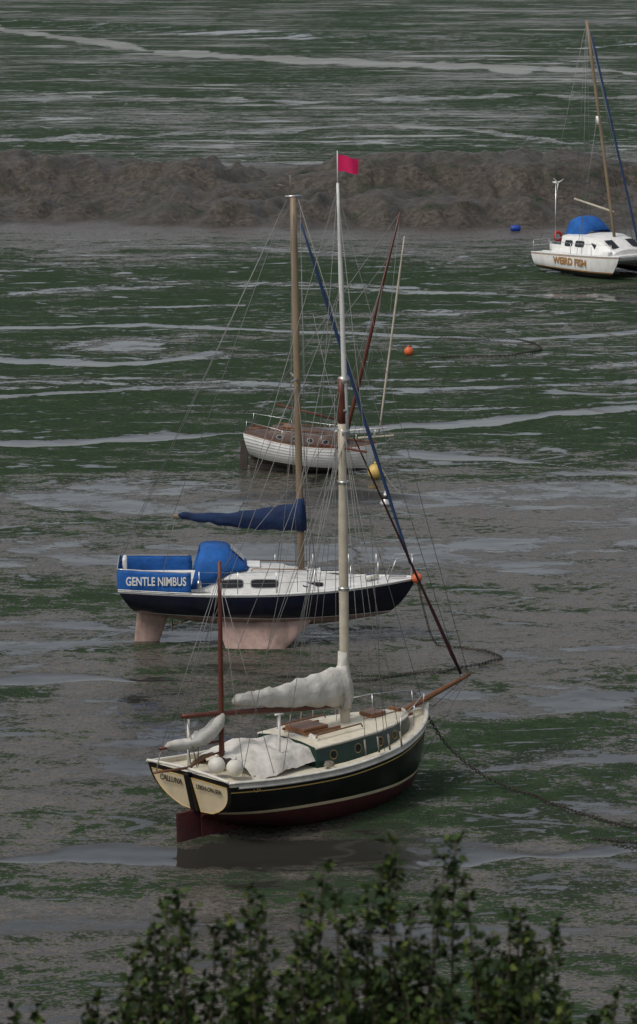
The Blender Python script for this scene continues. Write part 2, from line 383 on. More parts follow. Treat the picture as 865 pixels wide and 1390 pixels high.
def mudmat():
    m=D.materials.new("wet_mud_algae"); m.use_nodes=True; nt=m.node_tree;N=nt.nodes;L=nt.links;b=N["Principled BSDF"]
    tc=N.new("ShaderNodeTexCoord")
    def noi(sc,stretch,det=6,rough=.6,dist=0,off=(0,0,0)):
        mp=N.new("ShaderNodeMapping"); mp.inputs["Scale"].default_value=stretch; mp.inputs["Location"].default_value=off
        L.new(tc.outputs["Object"],mp.inputs["Vector"])
        n=N.new("ShaderNodeTexNoise"); n.inputs["Scale"].default_value=sc; n.inputs["Detail"].default_value=det; n.inputs["Roughness"].default_value=rough; n.inputs["Distortion"].default_value=dist
        L.new(mp.outputs[0],n.inputs["Vector"]); return n.outputs["Fac"]
    def attr(nm):
        a=N.new("ShaderNodeAttribute"); a.attribute_name=nm; return a.outputs["Fac"]
    def math_(op,a,b_=None,c=None):
        n=N.new("ShaderNodeMath"); n.operation=op
        for i,v in enumerate((a,b_,c)):
            if v is None: continue
            if isinstance(v,(int,float)): n.inputs[i].default_value=v
            else: L.new(v,n.inputs[i])
        return n.outputs[0]
    def mr(v,a,b_,c=0,d=1,smooth=True):
        n=N.new("ShaderNodeMapRange"); n.interpolation_type='SMOOTHSTEP' if smooth else 'LINEAR'
        n.inputs["From Min"].default_value=a;n.inputs["From Max"].default_value=b_;n.inputs["To Min"].default_value=c;n.inputs["To Max"].default_value=d
        L.new(v,n.inputs["Value"]); return n.outputs[0]
    def mix(f,a,b_):
        n=N.new("ShaderNodeMix"); n.data_type='RGBA'
        if isinstance(f,(int,float)): n.inputs["Factor"].default_value=f
        else: L.new(f,n.inputs["Factor"])
        for k_,v in (("A",a),("B",b_)):
            if isinstance(v,tuple): n.inputs[k_].default_value=lin(v)
            else: L.new(v,n.inputs[k_])
        return n.outputs["Result"]
    def fmix(f,a,b_):
        n=N.new("ShaderNodeMix"); L.new(f,n.inputs["Factor"])
        for k_,v in (("A",a),("B",b_)):
            if isinstance(v,(int,float)): n.inputs[k_].default_value=v
            else: L.new(v,n.inputs[k_])
        return n.outputs[0]
    def add(a,v,k_): return math_('ADD',a,math_('MULTIPLY',math_('SUBTRACT',v,.5),k_))
    nb=noi(.15,(.34,1,1),5,.62,1.2); nm_=noi(.75,(.6,1,1),5,.68,.5,(7,3,0)); nf_=noi(3.4,(.85,1,1),4,.72,.2,(2,9,0)); nff=noi(11,(.9,1,1),3,.7)
    nbig=noi(.04,(.4,1,1),3,.5,.5,(31,5,0)); nrid=noi(.085,(.30,1,1),3,.5,2.2,(3,77,0)); nrid2=noi(.26,(.4,1,1),3,.5,1.6,(13,7,0))
    g=add(add(add(add(attr("green"),nm_,2.1),nf_,1.6),nff,1.2),nbig,.9)
    g=add(g,nb,-1.1)
    gm=mr(g,.42,.64)
    p=add(add(nb,nm_,.50),attr("puddle"),.6); p=add(add(p,nf_,.26),nff,.10)
    pm_=mr(p,.575,.60)
    rid=math_('ABSOLUTE',math_('SUBTRACT',nrid,.5)); rid2=math_('ABSOLUTE',math_('SUBTRACT',nrid2,.5))
    w1=mr(add(math_('MULTIPLY',rid,-16),nm_,2.8),-.10,.14); w2=mr(add(math_('MULTIPLY',rid2,-14),nm_,3.0),.05,.30)
    wr=math_('MULTIPLY',math_('MAXIMUM',w1,w2),math_('MULTIPLY',math_('SUBTRACT',1.0,attr("bank")),.9))
    w=add(add(add(attr("water"),nm_,1.3),nf_,.9),nff,.3)
    wm=mr(w,.50,.62)
    wt=math_('MAXIMUM',math_('MAXIMUM',pm_,wm),wr)
    damp=math_('MAXIMUM',mr(p,.48,.585),mr(w,.25,.52))
    mud=mix(mr(nf_,.35,.65),(.046,.041,.036),(.150,.131,.112)); mud=mix(mr(nm_,.40,.60,0,.7),mud,(.083,.072,.061)); mud=mix(mr(nff,.45,.68,0,.7),mud,(.034,.033,.028))
    bankc=mix(mr(nf_,.35,.65),(.028,.024,.019),(.098,.082,.065)); bankc=mix(mr(nm_,.45,.6,0,.6),bankc,(.042,.038,.029)); mud=mix(attr("bank"),mud,bankc)
    gr=mix(mr(nf_,.38,.64),(.010,.022,.010),(.036,.062,.028)); gr=mix(mr(nm_,.4,.7),gr,(.020,.036,.017)); gr=mix(mr(nff,.50,.66,0,.6),gr,(.052,.074,.042))
    col=mix(gm,mud,gr)
    col=mix(math_('MULTIPLY',damp,.45),col,(.030,.030,.024))
    col=mix(wt,col,(.030,.030,.026))
    L.new(col,b.inputs["Base Color"])
    r1=mr(nf_,.38,.62,.18,.55)
    r=fmix(gm,r1,.85); r=fmix(attr("bank"),r,.5); r=fmix(wt,r,.06); L.new(r,b.inputs["Roughness"]); b.inputs["IOR"].default_value=1.34
    sp=fmix(gm,.5,.10); sp=fmix(wt,sp,.66); L.new(sp,b.inputs["Specular IOR Level"])
    hgt=math_('ADD',nf_,math_('MULTIPLY',nff,.22))
    bp=N.new("ShaderNodeBump"); bp.inputs["Distance"].default_value=.10
    L.new(hgt,bp.inputs["Height"]); L.new(math_('ADD',mr(wt,0,1,.55,.015,False),math_('MULTIPLY',attr("bank"),.6)),bp.inputs["Strength"])
    L.new(bp.outputs[0],b.inputs["Normal"])
    return m
me.materials.append(mudmat())

# cliff slope below the viewpoint
V=[];F=[]
nx,ny=60,50
for j in range(ny):
    yy=-14+j*(58/(ny-1))
    for i in range(nx):
        xx=-80+i*(160/(nx-1))
        z=18.3 if yy<1 else 18.3-(yy-1)*.475
        z=max(z,-.8)+mn.noise(Vector((xx*.2,yy*.2,0)))*.35
        V.append((xx,yy,z if yy<38 else z-.6))
for j in range(ny-1):
    for i in range(nx-1):
        a=j*nx+i; F.append((a,a+1,a+nx+1,a+nx))
mesh("grass_slope",V,F,pm("rough_grass",(.04,.06,.02),.9,.5,1.5,.8,bscale=9))

# ------------------------------------------------------------------ gaff yawl (black hull)
C=empty("gaff_yawl",(-2.66,70.75,-.36),math.radians(43.5))
wlC=lambda t:1.0-.25*t
hC=Hull(C,
  b=[(0,1.32),(.12,1.42),(.3,1.50),(.5,1.50),(.7,1.30),(.85,.88),(.94,.46),(1,.035)],
  zs=[(0,1.86),(.2,1.74),(.45,1.68),(.7,1.76),(.88,1.90),(1,2.06)],
  zk=[(0,0),(1,.0)],
  xb=[(0,6.2),(.3,6.55),(.7,6.8),(1.2,6.92),(2.1,7.05)],
  xst=[(0,.18),(.9,.10),(1.2,0),(1.9,-.22)],
  wl=wlC,
  bands=[(lambda w,t:w+.075,1,1),(lambda w,t:t-.24,2,8),(lambda w,t:t-.215,3,1),(lambda w,t:t-.10,2,2),(lambda w,t:t,4,1)],
  mats=[M['redfoul'],M['cream'],M['black'],M['goldleaf'],M['railwhite'],M['creamdeck']],
  zc=[(0,.88),(.15,.50),(.35,.18),(.6,.05),(.85,.08),(1,.3)],dead=.07,
  n=lambda t:2.8,m=lambda t:1.6+.4*math.sin(math.pi*min(1,t*1.1)),bul=.10,deckmat=5,transmat=2,sections=(12,0))
rail(hC,"toe_rail",M['railwhite'],.03,C,r2=.05)
rail(hC,"rubbing_strake",M['railwhite'],.028,C,.03,1,-.12,.015)
for sd,nm in ((1,"transom_panel_port"),(-1,"transom_panel_starboard")):
    top=1.75;bot=.98;pts=[]
    ys=[(.09,top)]
    for i in range(9):
        z=top-(top-bot)*i/8; ys.append((max(hC.y(0,z)*.97-.06,.11),z-.02*(i==0)))
    V=[(hC.x(0,z)-.012,sd*y_,z) for y_,z in ys]
    V.append((hC.x(0,bot-.03)-.012,sd*.10,bot-.03))
    F=[tuple(range(len(V)))] if sd>0 else [tuple(reversed(range(len(V))))]
    mesh(nm,V,F,M['cream'],C,smooth=False)
    Vt=[];Ft=[]; tubegeo(Vt,Ft,V+[V[0]],.010,6); mesh(nm+"_gold_edge",Vt,Ft,M['goldleaf'],C)
text("name_lettering","CALLUNA",.72,(-.165,.60,1.58),(math.radians(90),0,math.radians(-90)),M['rubber'],C,1.1,bold=.004)
text("port_lettering","LEIGH-ON-SEA",.80,(-.165,-.62,1.58),(math.radians(90),0,math.radians(-90)),M['rubber'],C,1.1,bold=.004)
fin("rudder",(-.55,.16,0,1.0),(-.52,.2,0,.0),.09,M['redfoul'],C)
box("rudder_stock",-.09,0,1.38,.16,.15,.95,M['black'],C,.02,ry=math.radians(-14))
tube("tiller",[(-.2,0,1.95),(.35,0,2.12),(.9,.05,2.12)],[.035,.03,.022],M['wood'],C)
tube("taffrail",[(hC.x(0,1.86),hC.y(0,1.86)*q,1.88+.06*(1-q*q)) for q in [i/8-1 for i in range(17)]],.035,M['railwhite'],C)
for sd in (1,-1):
    pts=[]
    for i in range(26):
        a=i/25*math.pi*3.2; r_=.02+.055*i/25; xx=.42+i*.008+r_*math.cos(a); zz=1.60+r_*math.sin(a)*.8
        t=(xx+.15)/7.0; pts.append((xx,sd*(hC.y(t,zz)+.008),zz))
    tube("scroll",pts,.009,M['goldleaf'],C,seg=5)
secC=[(2.7,.98,.93,1.60,2.06),(3.6,1.02,.95,1.59,2.08),(4.6,.98,.90,1.62,2.10),(5.3,.80,.72,1.66,2.11),(6.0,.52,.42,1.72,2.12),(6.3,.27,.18,1.76,2.12)]
house("coachroof",secC,[M['green'],M['creamdeck']],C,.08)
for sd in (1,-1):
    for x_ in (3.2,3.95,4.7,5.3):
        window("porthole",secC,x_-.09,x_+.09,.36,.76,sd,M['glass'],C,2,out=.012,frame=M['brass'])
    tube("roof_moulding",[(a[0],sd*(a[2]+.01),a[4]-.01) for a in secC],.022,M['railwhite'],C)
    tube("grab_rail",[(3.0,sd*.62,2.16),(3.05,sd*.62,2.23),(4.4,sd*.6,2.26),(4.45,sd*.6,2.18)],.018,M['wood'],C)
box("sliding_hatch",3.35,.05,2.24,.75,.62,.12,M['wood'],C,.02)
box("hatch_runner",3.5,.40,2.20,1.1,.05,.06,M['wood'],C,.01); box("hatch_runner",3.5,-.30,2.20,1.1,.05,.06,M['wood'],C,.01)
box("fore_hatch",5.35,0,2.24,.45,.42,.09,M['wood'],C,.015)
for (x_,y_) in ((1.0,.9),(1.0,-.9),(4.2,1.08),(6.4,.12),(6.4,-.12)):
    box("cleat",x_,y_,1.72 if x_<6 else 2.05,.22,.05,.07,M['wood'],C,.015)
ball("fender",(.18,-.50,2.04),.19,M['fender'],C); ball("fender",(.42,-.82,2.00),.19,M['fender'],C)
V=[];F=[];nx,ny=44,40
for i in range(nx+1):
    u=i/nx; x_=.75+2.35*u
    for j in range(ny+1):
        v=j/ny*2-1
        ridge=2.13+.10*math.sin(u*math.pi*1.1)+.05*u
        w_=.98+.07*math.sin(u*7)
        z=ridge-.38*abs(v)**2.2-.10*(1-abs(v))*math.sin(u*math.pi*3)**2
        e=max(0,abs(v)-.8)/.2
        z-=.12*e
        p=Vector((x_*2.5,v*2.2,1.3)); z+=.07*mn.noise(p)+.035*mn.noise(p*2.7)-.05*abs(mn.noise(Vector((x_*2.2+v*1.5,v*.8,4))))
        V.append((x_+.04*mn.noise(p*2)+.10*v*v*math.sin(v*5),v*w_,z))
for i in range(nx):
    for j in range(ny):
        a=i*(ny+1)+j; F.append((a,a+ny+1,a+ny+2,a+1))
mesh("cockpit_canvas",V,F,M['canvas'],C)
tube("canvas_front_roll",[(3.08,-.9,1.93),(3.12,-.4,2.12),(3.1,.1,2.2),(3.1,.5,2.14),(3.08,.9,1.95)],.07,M['canvas'],C,wr=.03)
mx=4.5
tube("lower_mast",subdiv((mx,0,1.6),(mx-.12,0,8.95),10),[.115]*4+[.11]*4+[.095]*3,M['creamspar'],C,12)
tube("masthead_doubling",subdiv((mx-.12,0,8.9),(mx-.15,0,9.95),3),[.085,.085,.08,.075],M['redwood'],C,10)
tube("topmast",subdiv((mx-.02,-.04,8.6),(mx-.28,-.02,14.25),8),[.06]*3+[.055]*3+[.045,.035,.03],M['whitespar'],C,10)
for z_ in (8.75,9.9): tube("mast_cap",[(mx-.18,0,z_),(mx+.02,-.02,z_+.02)],.10,M['alu'],C)
for z_ in (7.6,5.2,9.2): tube("mast_band",[(mx-.1*(z_/9),0,z_),(mx-.1*(z_/9),0,z_+.07)],.125 if z_<9 else .1,M['steel'],C)
box("spreader",mx-.1,0,8.4,.06,1.5,.045,M['redwood'],C,.01)
tube("main_boom",subdiv((mx-.15,0,2.58),(-.35,0,3.12),6),[.055,.065,.07,.07,.065,.06,.05],M['redwood'],C)
n=30
cp=[];cw=[];ch=[]
for i in range(n+1):
    u=i/n; x_=mx-.02-(mx-1.15)*u
    sc_=1-.10*abs(math.sin(u*math.pi*7))
    rh=(.40*(1-u)**1.2+.13)*sc_; rw=(.16*(1-u)+.10)*sc_
    if i==n: rh=.05;rw=.05
    cp.append((x_,0,2.72+.62*u*.72+rh*.62-.05*math.sin(u*math.pi))); ch.append(rh);cw.append(rw)
tube("mainsail_cover",cp,ch,M['canvas'],C,seg=24,rad2=cw,wr=.045)
tube("cover_collar",subdiv((mx-.05,0,2.5),(mx-.08,0,3.8),6),[.17,.19,.20,.18,.15,.125,.115],M['canvas'],C,14,wr=.03)
tube("bowsprit",subdiv((6.1,0,2.06),(8.50,0,2.64),5),[.07,.07,.065,.06,.05,.045],M['wood'],C)
box("bowsprit_bitts",6.05,0,2.05,.12,.34,.42,M['wood'],C,.02)
tube("stem_head",[(7.01,0,1.7),(7.08,0,2.2)],.06,M['railwhite'],C)
tube("mizzen_mast",subdiv((.78,0,1.7),(.74,0,6.35),6),[.065,.06,.06,.055,.05,.045,.04],M['redwood'],C)
tube("mizzen_boom",[(.72,0,2.38),(-1.0,0,2.52)],.035,M['redwood'],C)
tube("mizzen_cover",subdiv((.78,0,3.0),(.66,0,2.80),2)+[(.45,0,2.62),(.25,0,2.56),(.1,0,2.52),(-.1,0,2.5),(-.3,0,2.50),(-.55,0,2.51),(-.75,0,2.52),(-.85,0,2.52)],[.07,.13,.17,.19,.16,.17,.13,.14,.11,.10,.04],M['canvas'],C,16,rad2=[.06,.11,.13,.14,.12,.13,.11,.12,.10,.09,.04],wr=.05)
tube("bumkin",[(-.1,0,1.95),(-1.15,0,2.02)],.03,M['wood'],C)
tube("boom_crutch",[(1.9,-.62,1.65),(1.9,-.62,2.88)],.03,M['whitespar'],C); tube("boom_crutch_head",[(1.78,-.62,2.9),(2.02,-.62,2.88)],.025,M['whitespar'],C)
tube("boom_crutch",[(.3,.55,1.7),(.3,.55,2.85)],.028,M['whitespar'],C); tube("boom_crutch_head",[(.2,.55,2.87),(.4,.55,2.87)],.022,M['redwood'],C)
for sd in (1,-1):
    tubes("pulpit_rail",[[(5.2,sd*1.05,1.85),(5.2,sd*1.05,2.35),(6.0,sd*.70,2.45),(6.8,sd*.2,2.5)],[(6.0,sd*.66,1.95),(6.0,sd*.68,2.45)],[(6.8,sd*.15,2.05),(6.8,sd*.2,2.5)]],.012,M['steel'],C)
rp=[[(-.25,.04,3.05),(-.02,.10,1.95)],[(-.25,-.04,3.05),(-.02,-.10,1.95)],[(.1,0,3.0),(.1,.0,1.95)],[(-.95,0,2.5),(-1.1,0,2.02)]]
for (cx,cy,cz,r_) in ((4.9,.45,2.22,.14),(5.9,-.35,1.98,.12),(2.9,-1.15,1.66,.12),(5.8,.45,1.98,.13)):
    rp.append([(cx+r_*(1-.01*i)*math.cos(i*.7),cy+r_*(1-.01*i)*math.sin(i*.7),cz+i*.003) for i in range(34)])
for (cx,cy,cz) in ((4.25,-.14,2.75),(4.62,.14,2.8)):
    rp.append([(cx+.02*math.sin(i*.9),cy+.09*math.cos(i*.8),cz+.22*math.sin(i*.8)) for i in range(26)])
tubes("sheets_and_halyard_coils",rp,.013,M['rope'],C,5)
hd=(mx-.12,0,8.9); tp=(mx-.27,0,14.1); md_=(mx-.2,0,11.9)
R=[]
for sd in (1,-1):
    for x_ in (mx-.75,mx-.35,mx-.02,mx+.35): R.append([(hd[0],sd*.08,8.85 if x_>mx-.5 else 8.2),(x_,sd*1.44,1.8)])
    R.append([tp,(mx-.1,sd*.75,8.4),(mx-.2,sd*1.46,1.8)])
    R.append([md_,(.2,sd*1.3,1.95)]); R.append([(mx-.15,0,9.8),(1.3,sd*1.38,1.85)])
    R.append([(.74,0,6.0),(.3,sd*1.25,1.9)]); R.append([(.74,0,6.0),(1.1,sd*1.32,1.85)])
    R.append([(7.05,0,1.95),(8.45,0,2.62)]); R.append([(5.9,sd*.8,1.7),(8.45,0,2.61)])
    R.append([(mx-.1,sd*.06,8.6),(2.6,0,3.1)]); R.append([(mx-.1,sd*.1,8.6),(1.6,0,3.15)])
R.append([tp,(8.45,0,2.64)]); R.append([md_,(8.2,0,2.58)]); R.append([hd,(7.0,0,2.1)])
R.append([(8.45,0,2.58),(6.9,0,.85)]); R.append([tp,(-.3,0,3.15)]); R.append([(.74,0,6.1),(-.95,0,2.55)]); R.append([(.74,0,6.1),(mx-.12,0,8.9)])
for dx in (.14,.18,-.16): R.append([(mx-.2+dx*.4,.09,13.0 if dx>.15 else 9.6),(mx+dx,.12,2.2)])
tubes("standing_rigging",R,.0072,M['wire'],C,5)
dead=[]
for sd in (1,-1):
    for x_ in (mx-.75,mx-.35,mx-.02,mx+.35): dead.append([(x_,sd*1.44,1.8),(x_-.02,sd*1.40,2.15)])
tubes("deadeyes_and_lanyards",dead,.022,M['rope'],C,6)
tubes("ratline_lashings",[[ (mx-.72,sd*1.32,2.6),(mx+.33,sd*1.32,2.6)] for sd in (1,-1)],.012,M['wood'],C)
tube("furled_staysail",subdiv((mx+.25,0,8.6),(8.2,0,2.70),12),[.014,.018,.020,.022,.024,.026,.028,.030,.034,.038,.042,.045,.03],M['darksail'],C,8,wr=.006)
tube("flag_staff",[(mx-.28,-.02,14.15),(mx-.29,-.02,14.95)],.012,M['whitespar'],C)
V=[];F=[];nx,ny=14,8
dv=Vector((.743,-.669,0)); ov=Vector((.669,.743,0)); o0=Vector((mx-.29,-.02,14.50))
for i in range(nx+1):
    for j in range(ny+1):
        u=i/nx;v=j/ny; V.append(o0+dv*(.46*u)+ov*(.05*math.sin(u*7+v)*u)+Vector((0,0,.36*v*(1-.1*u)-.05*u+.02*math.sin(u*6))))
for i in range(nx):
    for j in range(ny):
        a=i*(ny+1)+j; F.append((a,a+ny+1,a+ny+2,a+1))
mesh("burgee_flag",V,F,M['flag'],C)

# ------------------------------------------------------------------ sloop (navy hull, bilge keels)
S=empty("sailing_yacht",(-5.44,90.46,-.05),math.radians(1.5))
wlS=lambda t:.98-.14*min(1,t*2)
hS=Hull(S,
  b=[(0,.98),(.15,1.15),(.35,1.28),(.55,1.27),(.75,.98),(.88,.60),(.96,.25),(1,.03)],
  zs=[(0,1.64),(.25,1.58),(.5,1.58),(.75,1.64),(1,1.78)],
  zk=[(0,.86),(.15,.66),(.35,.52),(.6,.48),(.8,.55),(.93,.68),(1,.79)],
  xb=[(.48,6.9),(.85,7.42),(1.2,7.78),(1.8,8.15)],
  xst=[(.5,.9),(.86,.62),(1.0,.42),(1.65,0)],
  wl=wlS,
  bands=[(lambda w,t:w+.02,1,1),(lambda w,t:t-.09,2,9),(lambda w,t:t-.06,3,1),(lambda w,t:t,4,1)],
  mats=[M['pinkfoul'],M['white'],M['navy'],M['navy'],M['white'],M['deckwhite']],
  dead=.04,n=2.3,m=1.9,bul=.03,deckmat=5,transmat=2,sections=(10,0))
rail(hS,"toe_rail",M['white'],.03,S)
for sd in (-1,1):
    fin("bilge_keel",(2.62,5.35,sd*.66,.86),(2.92,4.50,sd*1.08,0),.22,M['pinkfoul'],S)
fin("skeg_rudder",(.50,1.42,0,.98),(.40,1.08,0,0),.13,M['pinkfoul'],S)
tube("propeller_shaft",[(1.9,0,.62),(1.45,0,.48)],.02,M['brass'],S)
for k_ in range(3):
    a=k_*2.1; tube("propeller_blade",[(1.47,0,.48),(1.44,.15*math.cos(a),.48+.15*math.sin(a))],[.03,.05],M['brass'],S,6,rad2=[.01,.012])
secS=[(2.5,.98,.88,1.56,2.02),(3.2,.98,.87,1.56,2.06),(4.45,.93,.82,1.56,2.04),(4.62,.91,.80,1.56,1.97),(5.6,.74,.60,1.59,1.90),(6.3,.52,.38,1.62,1.78),(6.75,.34,.2,1.65,1.69)]
house("coachroof",secS,[M['white'],M['deckwhite']],S,.09)
for sd in (1,-1):
    for (x1,x2,f1,f2) in ((2.72,3.38,.32,.80),(3.6,4.32,.32,.80),(5.0,5.55,.34,.74),(5.95,6.15,.3,.75)):
        window("cabin_window",secS,x1,x2,f1,f2,sd,M['glass'],S,5,out=.012,frame=M['alu'])
    tube("grab_rail",[(3.6,sd*.62,2.10),(3.65,sd*.62,2.16),(5.1,sd*.56,2.12),(5.15,sd*.56,2.03)],.015,M['wood'],S)
    tube("winch",[(2.2,sd*1.0,1.72),(2.2,sd*1.0,1.92)],[.08,.06],M['steel'],S)
    box("cockpit_coaming",1.5,sd*.88,1.70,2.1,.14,.26,M['white'],S,.04)
box("main_hatch",3.35,0,2.17,1.0,.66,.07,M['white'],S,.02)
box("fore_hatch",5.75,0,2.00,.52,.50,.06,M['glass'],S,.02)
box("fore_hatch_frame",5.75,0,1.985,.60,.58,.05,M['white'],S,.02)
tube("ventilator",[(5.2,.3,2.0),(5.2,.3,2.12),(5.28,.3,2.17)],[.05,.05,.06],M['white'],S)
tube("life_raft_roll",[(6.75,-.15,1.80),(7.05,.1,1.80)],.07,M['railwhite'],S)
box("anchor",7.6,.05,1.80,.5,.09,.06,M['steel'],S,.02)
tube("rope_coil",[(6.9+.14*math.cos(a*.7),.2+.14*math.sin(a*.7),1.72+a*.004) for a in range(28)],.018,M['bluecan'],S,5)
def hood(name,arcs,mat,parent,n=20,wr=.02):
    V=[];F=[];
    m=len(arcs)
    for (xb,xt,w,zb,zt) in arcs:
        for k_ in range(n+1):
            a=math.pi*k_/n; c=math.cos(a);s_=math.sin(a)
            yy=w*math.copysign(abs(c)**.55,c); zz=s_**.55
            x_=xb+(xt-xb)*zz; q=mn.noise(Vector((x_*3,yy*3,zz*2)))*wr*2
            V.append((x_,yy*(1+q*.5),zb+(zt-zb)*zz+q))
    for i in range(m-1):
        for k_ in range(n):
            a=i*(n+1)+k_; F.append((a,a+1,a+n+2,a+n+1))
    o=mesh(name,V,F,mat,parent); md=o.modifiers.new("s","SOLIDIFY"); md.thickness=.012; return o
hood("sprayhood",[(1.95,2.22,1.0,1.66,2.66),(2.15,2.4,.99,1.7,2.74),(2.4,2.65,.98,1.75,2.74),(2.65,2.92,.95,1.85,2.70),(2.9,3.15,.90,2.0,2.52),(3.1,3.38,.82,2.08,2.30),(3.3,3.55,.72,2.10,2.16)],M['blue'],S)
V=[(3.05,-.35,2.68),(3.42,-.32,2.33),(3.42,.32,2.33),(3.05,.35,2.68)]
mesh("sprayhood_window",V,[(0,1,2,3)],M['steel'],S)
ptsd=[hS.edge(1.98/8.15*(1-i/14),-1,.02,.02) for i in range(15)]
xs0=hS.x(0,1.64)-.02
ptst=[(xs0,-.98+1.96*i/10,1.66) for i in range(1,10)]
ptp=[(p[0],-p[1],p[2]) for p in reversed(ptsd)]
strip("weather_cloth",ptsd+ptst+ptp,.56,M['blue'],S,.012)
text("name_lettering","GENTLE NIMBUS",1.62,(1.04,-1.215,1.93),(math.radians(90),0,math.radians(-2.5)),M['white'],S,1.5,bold=.006)
tube("cloth_top_rail",[(p[0],p[1],p[2]+.58) for p in ptsd+ptst+ptp],.016,M['steel'],S)
tube("white_trim",[(p[0],p[1]*1.01,p[2]+.02) for p in ptsd],.014,M['white'],S)
box("horseshoe_lifebuoy",.15,.5,2.1,.12,.5,.4,M['white'],S,.05)
st=[];ll=[]
for sd in (1,-1):
    P=[]
    for t in (.27,.40,.53,.66,.78,.87):
        e=hS.edge(t,sd,0,-.05); st.append([e,(e[0],e[1],e[2]+.62)]); P.append((e[0],e[1],e[2]+.6))
    q=hS.edge(.93,sd,0,-.04); P.append((q[0],q[1],q[2]+.62))
    ll.append(P); ll.append([(a[0],a[1],a[2]-.3) for a in P])
    st.append([hS.edge(.9,sd,0,-.04),(q[0],q[1],q[2]+.62),(8.25,0,2.42)]); st.append([hS.edge(.98,sd,0,0),(8.0,sd*.12,2.4)])
tubes("pulpit_and_stanchions",st,.013,M['steel'],S); tubes("lifelines",ll,.006,M['wire'],S,5)
tube("mast",subdiv((4.97,0,2.05),(4.76,0,12.15),8),[.095]*8+[.08],M['gold'],S,12,rad2=[.07]*9)
tube("masthead_fitting",[(4.55,0,12.17),(4.98,0,12.19)],.035,M['steel'],S)
tubes("masthead_aerial",[[(4.7,0,12.2),(4.68,0,12.75)],[(4.6,0,12.2),(4.6,0,12.45),(4.35,0,12.5)]],.01,M['wire'],S)
tube("boom",[(4.86,0,3.32),(1.5,0,3.52)],.055,M['gold'],S)
n=28;cp=[];ch=[];cw=[]
for i in range(n+1):
    u=i/n; x_=5.02-(5.02-1.62)*u; sc_=1-.08*abs(math.sin(u*math.pi*6)); rh=(.34*max(0,(1-u*1.0))**1.25+.095)*sc_; rw=(.16*(1-u)+.075)*sc_
    if i==n: rh=.05;rw=.05
    cp.append((x_,0,3.42+.11*u+ (.06 if u<.15 else .06*(1-u))-.10*math.sin(u*math.pi))); ch.append(rh);cw.append(rw)
tube("mainsail_cover",cp,ch,M['navycanvas'],S,seg=20,rad2=cw,wr=.045)
tube("cover_collar",subdiv((4.97,0,3.1),(4.93,0,3.98),4),[.15,.17,.16,.14,.12],M['navycanvas'],S,12,wr=.02)
for z_,w_ in ((7.25,.85),): 
    for sd in(1,-1): tube("spreader",[(4.86,0,z_),(4.70,sd*w_,z_+.05)],[.035,.02],M['alu'],S,8)
R=[]
for sd in (1,-1):
    R.append([(4.76,0,12.1),(4.70,sd*.85,7.3),(4.85,sd*1.2,1.62)])
    for x_ in (4.3,5.4): R.append([(4.86,sd*.06,7.1),(x_,sd*1.18,1.62)])
    R.append([(4.6,0,12.1),(0.02,sd*.6,2.3)])
    R.append([(4.86,sd*.1,7.1),(3.2,0,3.45)])
R.append([(4.6,0,12.1),(1.5,0,3.55)]); R.append([(4.95,0,12.0),(5.12,.05,2.1)]); R.append([(4.95,0,11.5),(5.2,-.08,2.1)]); R.append([(5.3,0,9),(6.9,0,1.8)])
R.append([(1.55,0,3.45),(1.2,0,1.9)])
tubes("standing_rigging",R,.008,M['wire'],S,5)
tube("furled_genoa",subdiv((4.98,0,11.45),(7.95,0,2.15),14),[.025,.035,.042]+[.046]*9+[.045,.04,.03],M['bluesail'],S,8,wr=.01)
tube("forestay",[(4.9,0,12.1),(8.05,0,1.85)],.012,M['wire'],S,5)
ball("mooring_buoy",(8.12,-.15,1.78),.145,M['orange'],S); 
tube("buoy_strop",[(8.1,-.05,1.8),(8.12,-.15,1.95)],.012,M['rope'],S,5)

# ------------------------------------------------------------------ small clinker sloop
W=empty("wooden_sailing_boat",(-2.66,118.65,-.02),math.radians(-9),math.radians(5.0),math.radians(3))
hW=Hull(W,
  b=[(0,.72),(.2,.95),(.45,1.06),(.7,.90),(.87,.5),(.96,.2),(1,.03)],
  zs=[(0,1.50),(.3,1.36),(.6,1.34),(.85,1.42),(1,1.54)],
  zk=[(0,.0),(.6,.1),(.9,.42),(1,.55)],
  xb=[(.1,4.0),(.6,4.5),(1.6,4.72)],
  xst=[(0,.22),(.8,.18),(1.5,0)],
  wl=lambda t:.58,
  bands=[(lambda w,t:t-.03,1,7),(lambda w,t:t,2,1)],
  mats=[M['brownfoul'],M['clinkwhite'],M['clinkwhite'],M['cabinwood'],M['deckwhite']],
  zc=[(0,.6),(.2,.35),(.6,.25),(1,.56)],dead=.06,n=2.3,m=1.7,bul=.05,deckmat=3,clink=.028,transmat=2,sections=(6,0))
rail(hW,"gunwale",M['wood'],.018,W)
secW=[(.9,.62,.56,1.34,1.64),(2.4,.74,.66,1.33,1.68),(3.0,.70,.62,1.34,1.66),(3.6,.5,.42,1.37,1.60)]
house("cabin",secW,[M['cabinwood'],M['cabinwood']],W,.07)
for sd in (1,-1):
    for x_ in (1.3,1.85,2.4,2.95): window("porthole",secW,x_-.10,x_+.10,.3,.78,sd,M['glass'],W,2,out=.012,frame=M['steel'])
    tube("cabin_rail",[(1.1,sd*.45,1.74),(2.9,sd*.5,1.78)],.02,M['wood'],W)
box("sliding_hatch",1.6,0,1.76,.6,.5,.07,M['wood'],W,.02)
box("rudder",-.02,0,.55,.30,.05,1.1,M['brownfoul'],W,.02); tube("tiller",[(0,0,1.5),(.7,0,1.62)],.025,M['wood'],W)
fin("ballast_keel",(.6,3.6,0,.5),(.9,3.3,0,-.05),.22,M['brownfoul'],W)
mb=Vector((3.55,0,1.6)); mt=Vector((4.8,0,9.75))
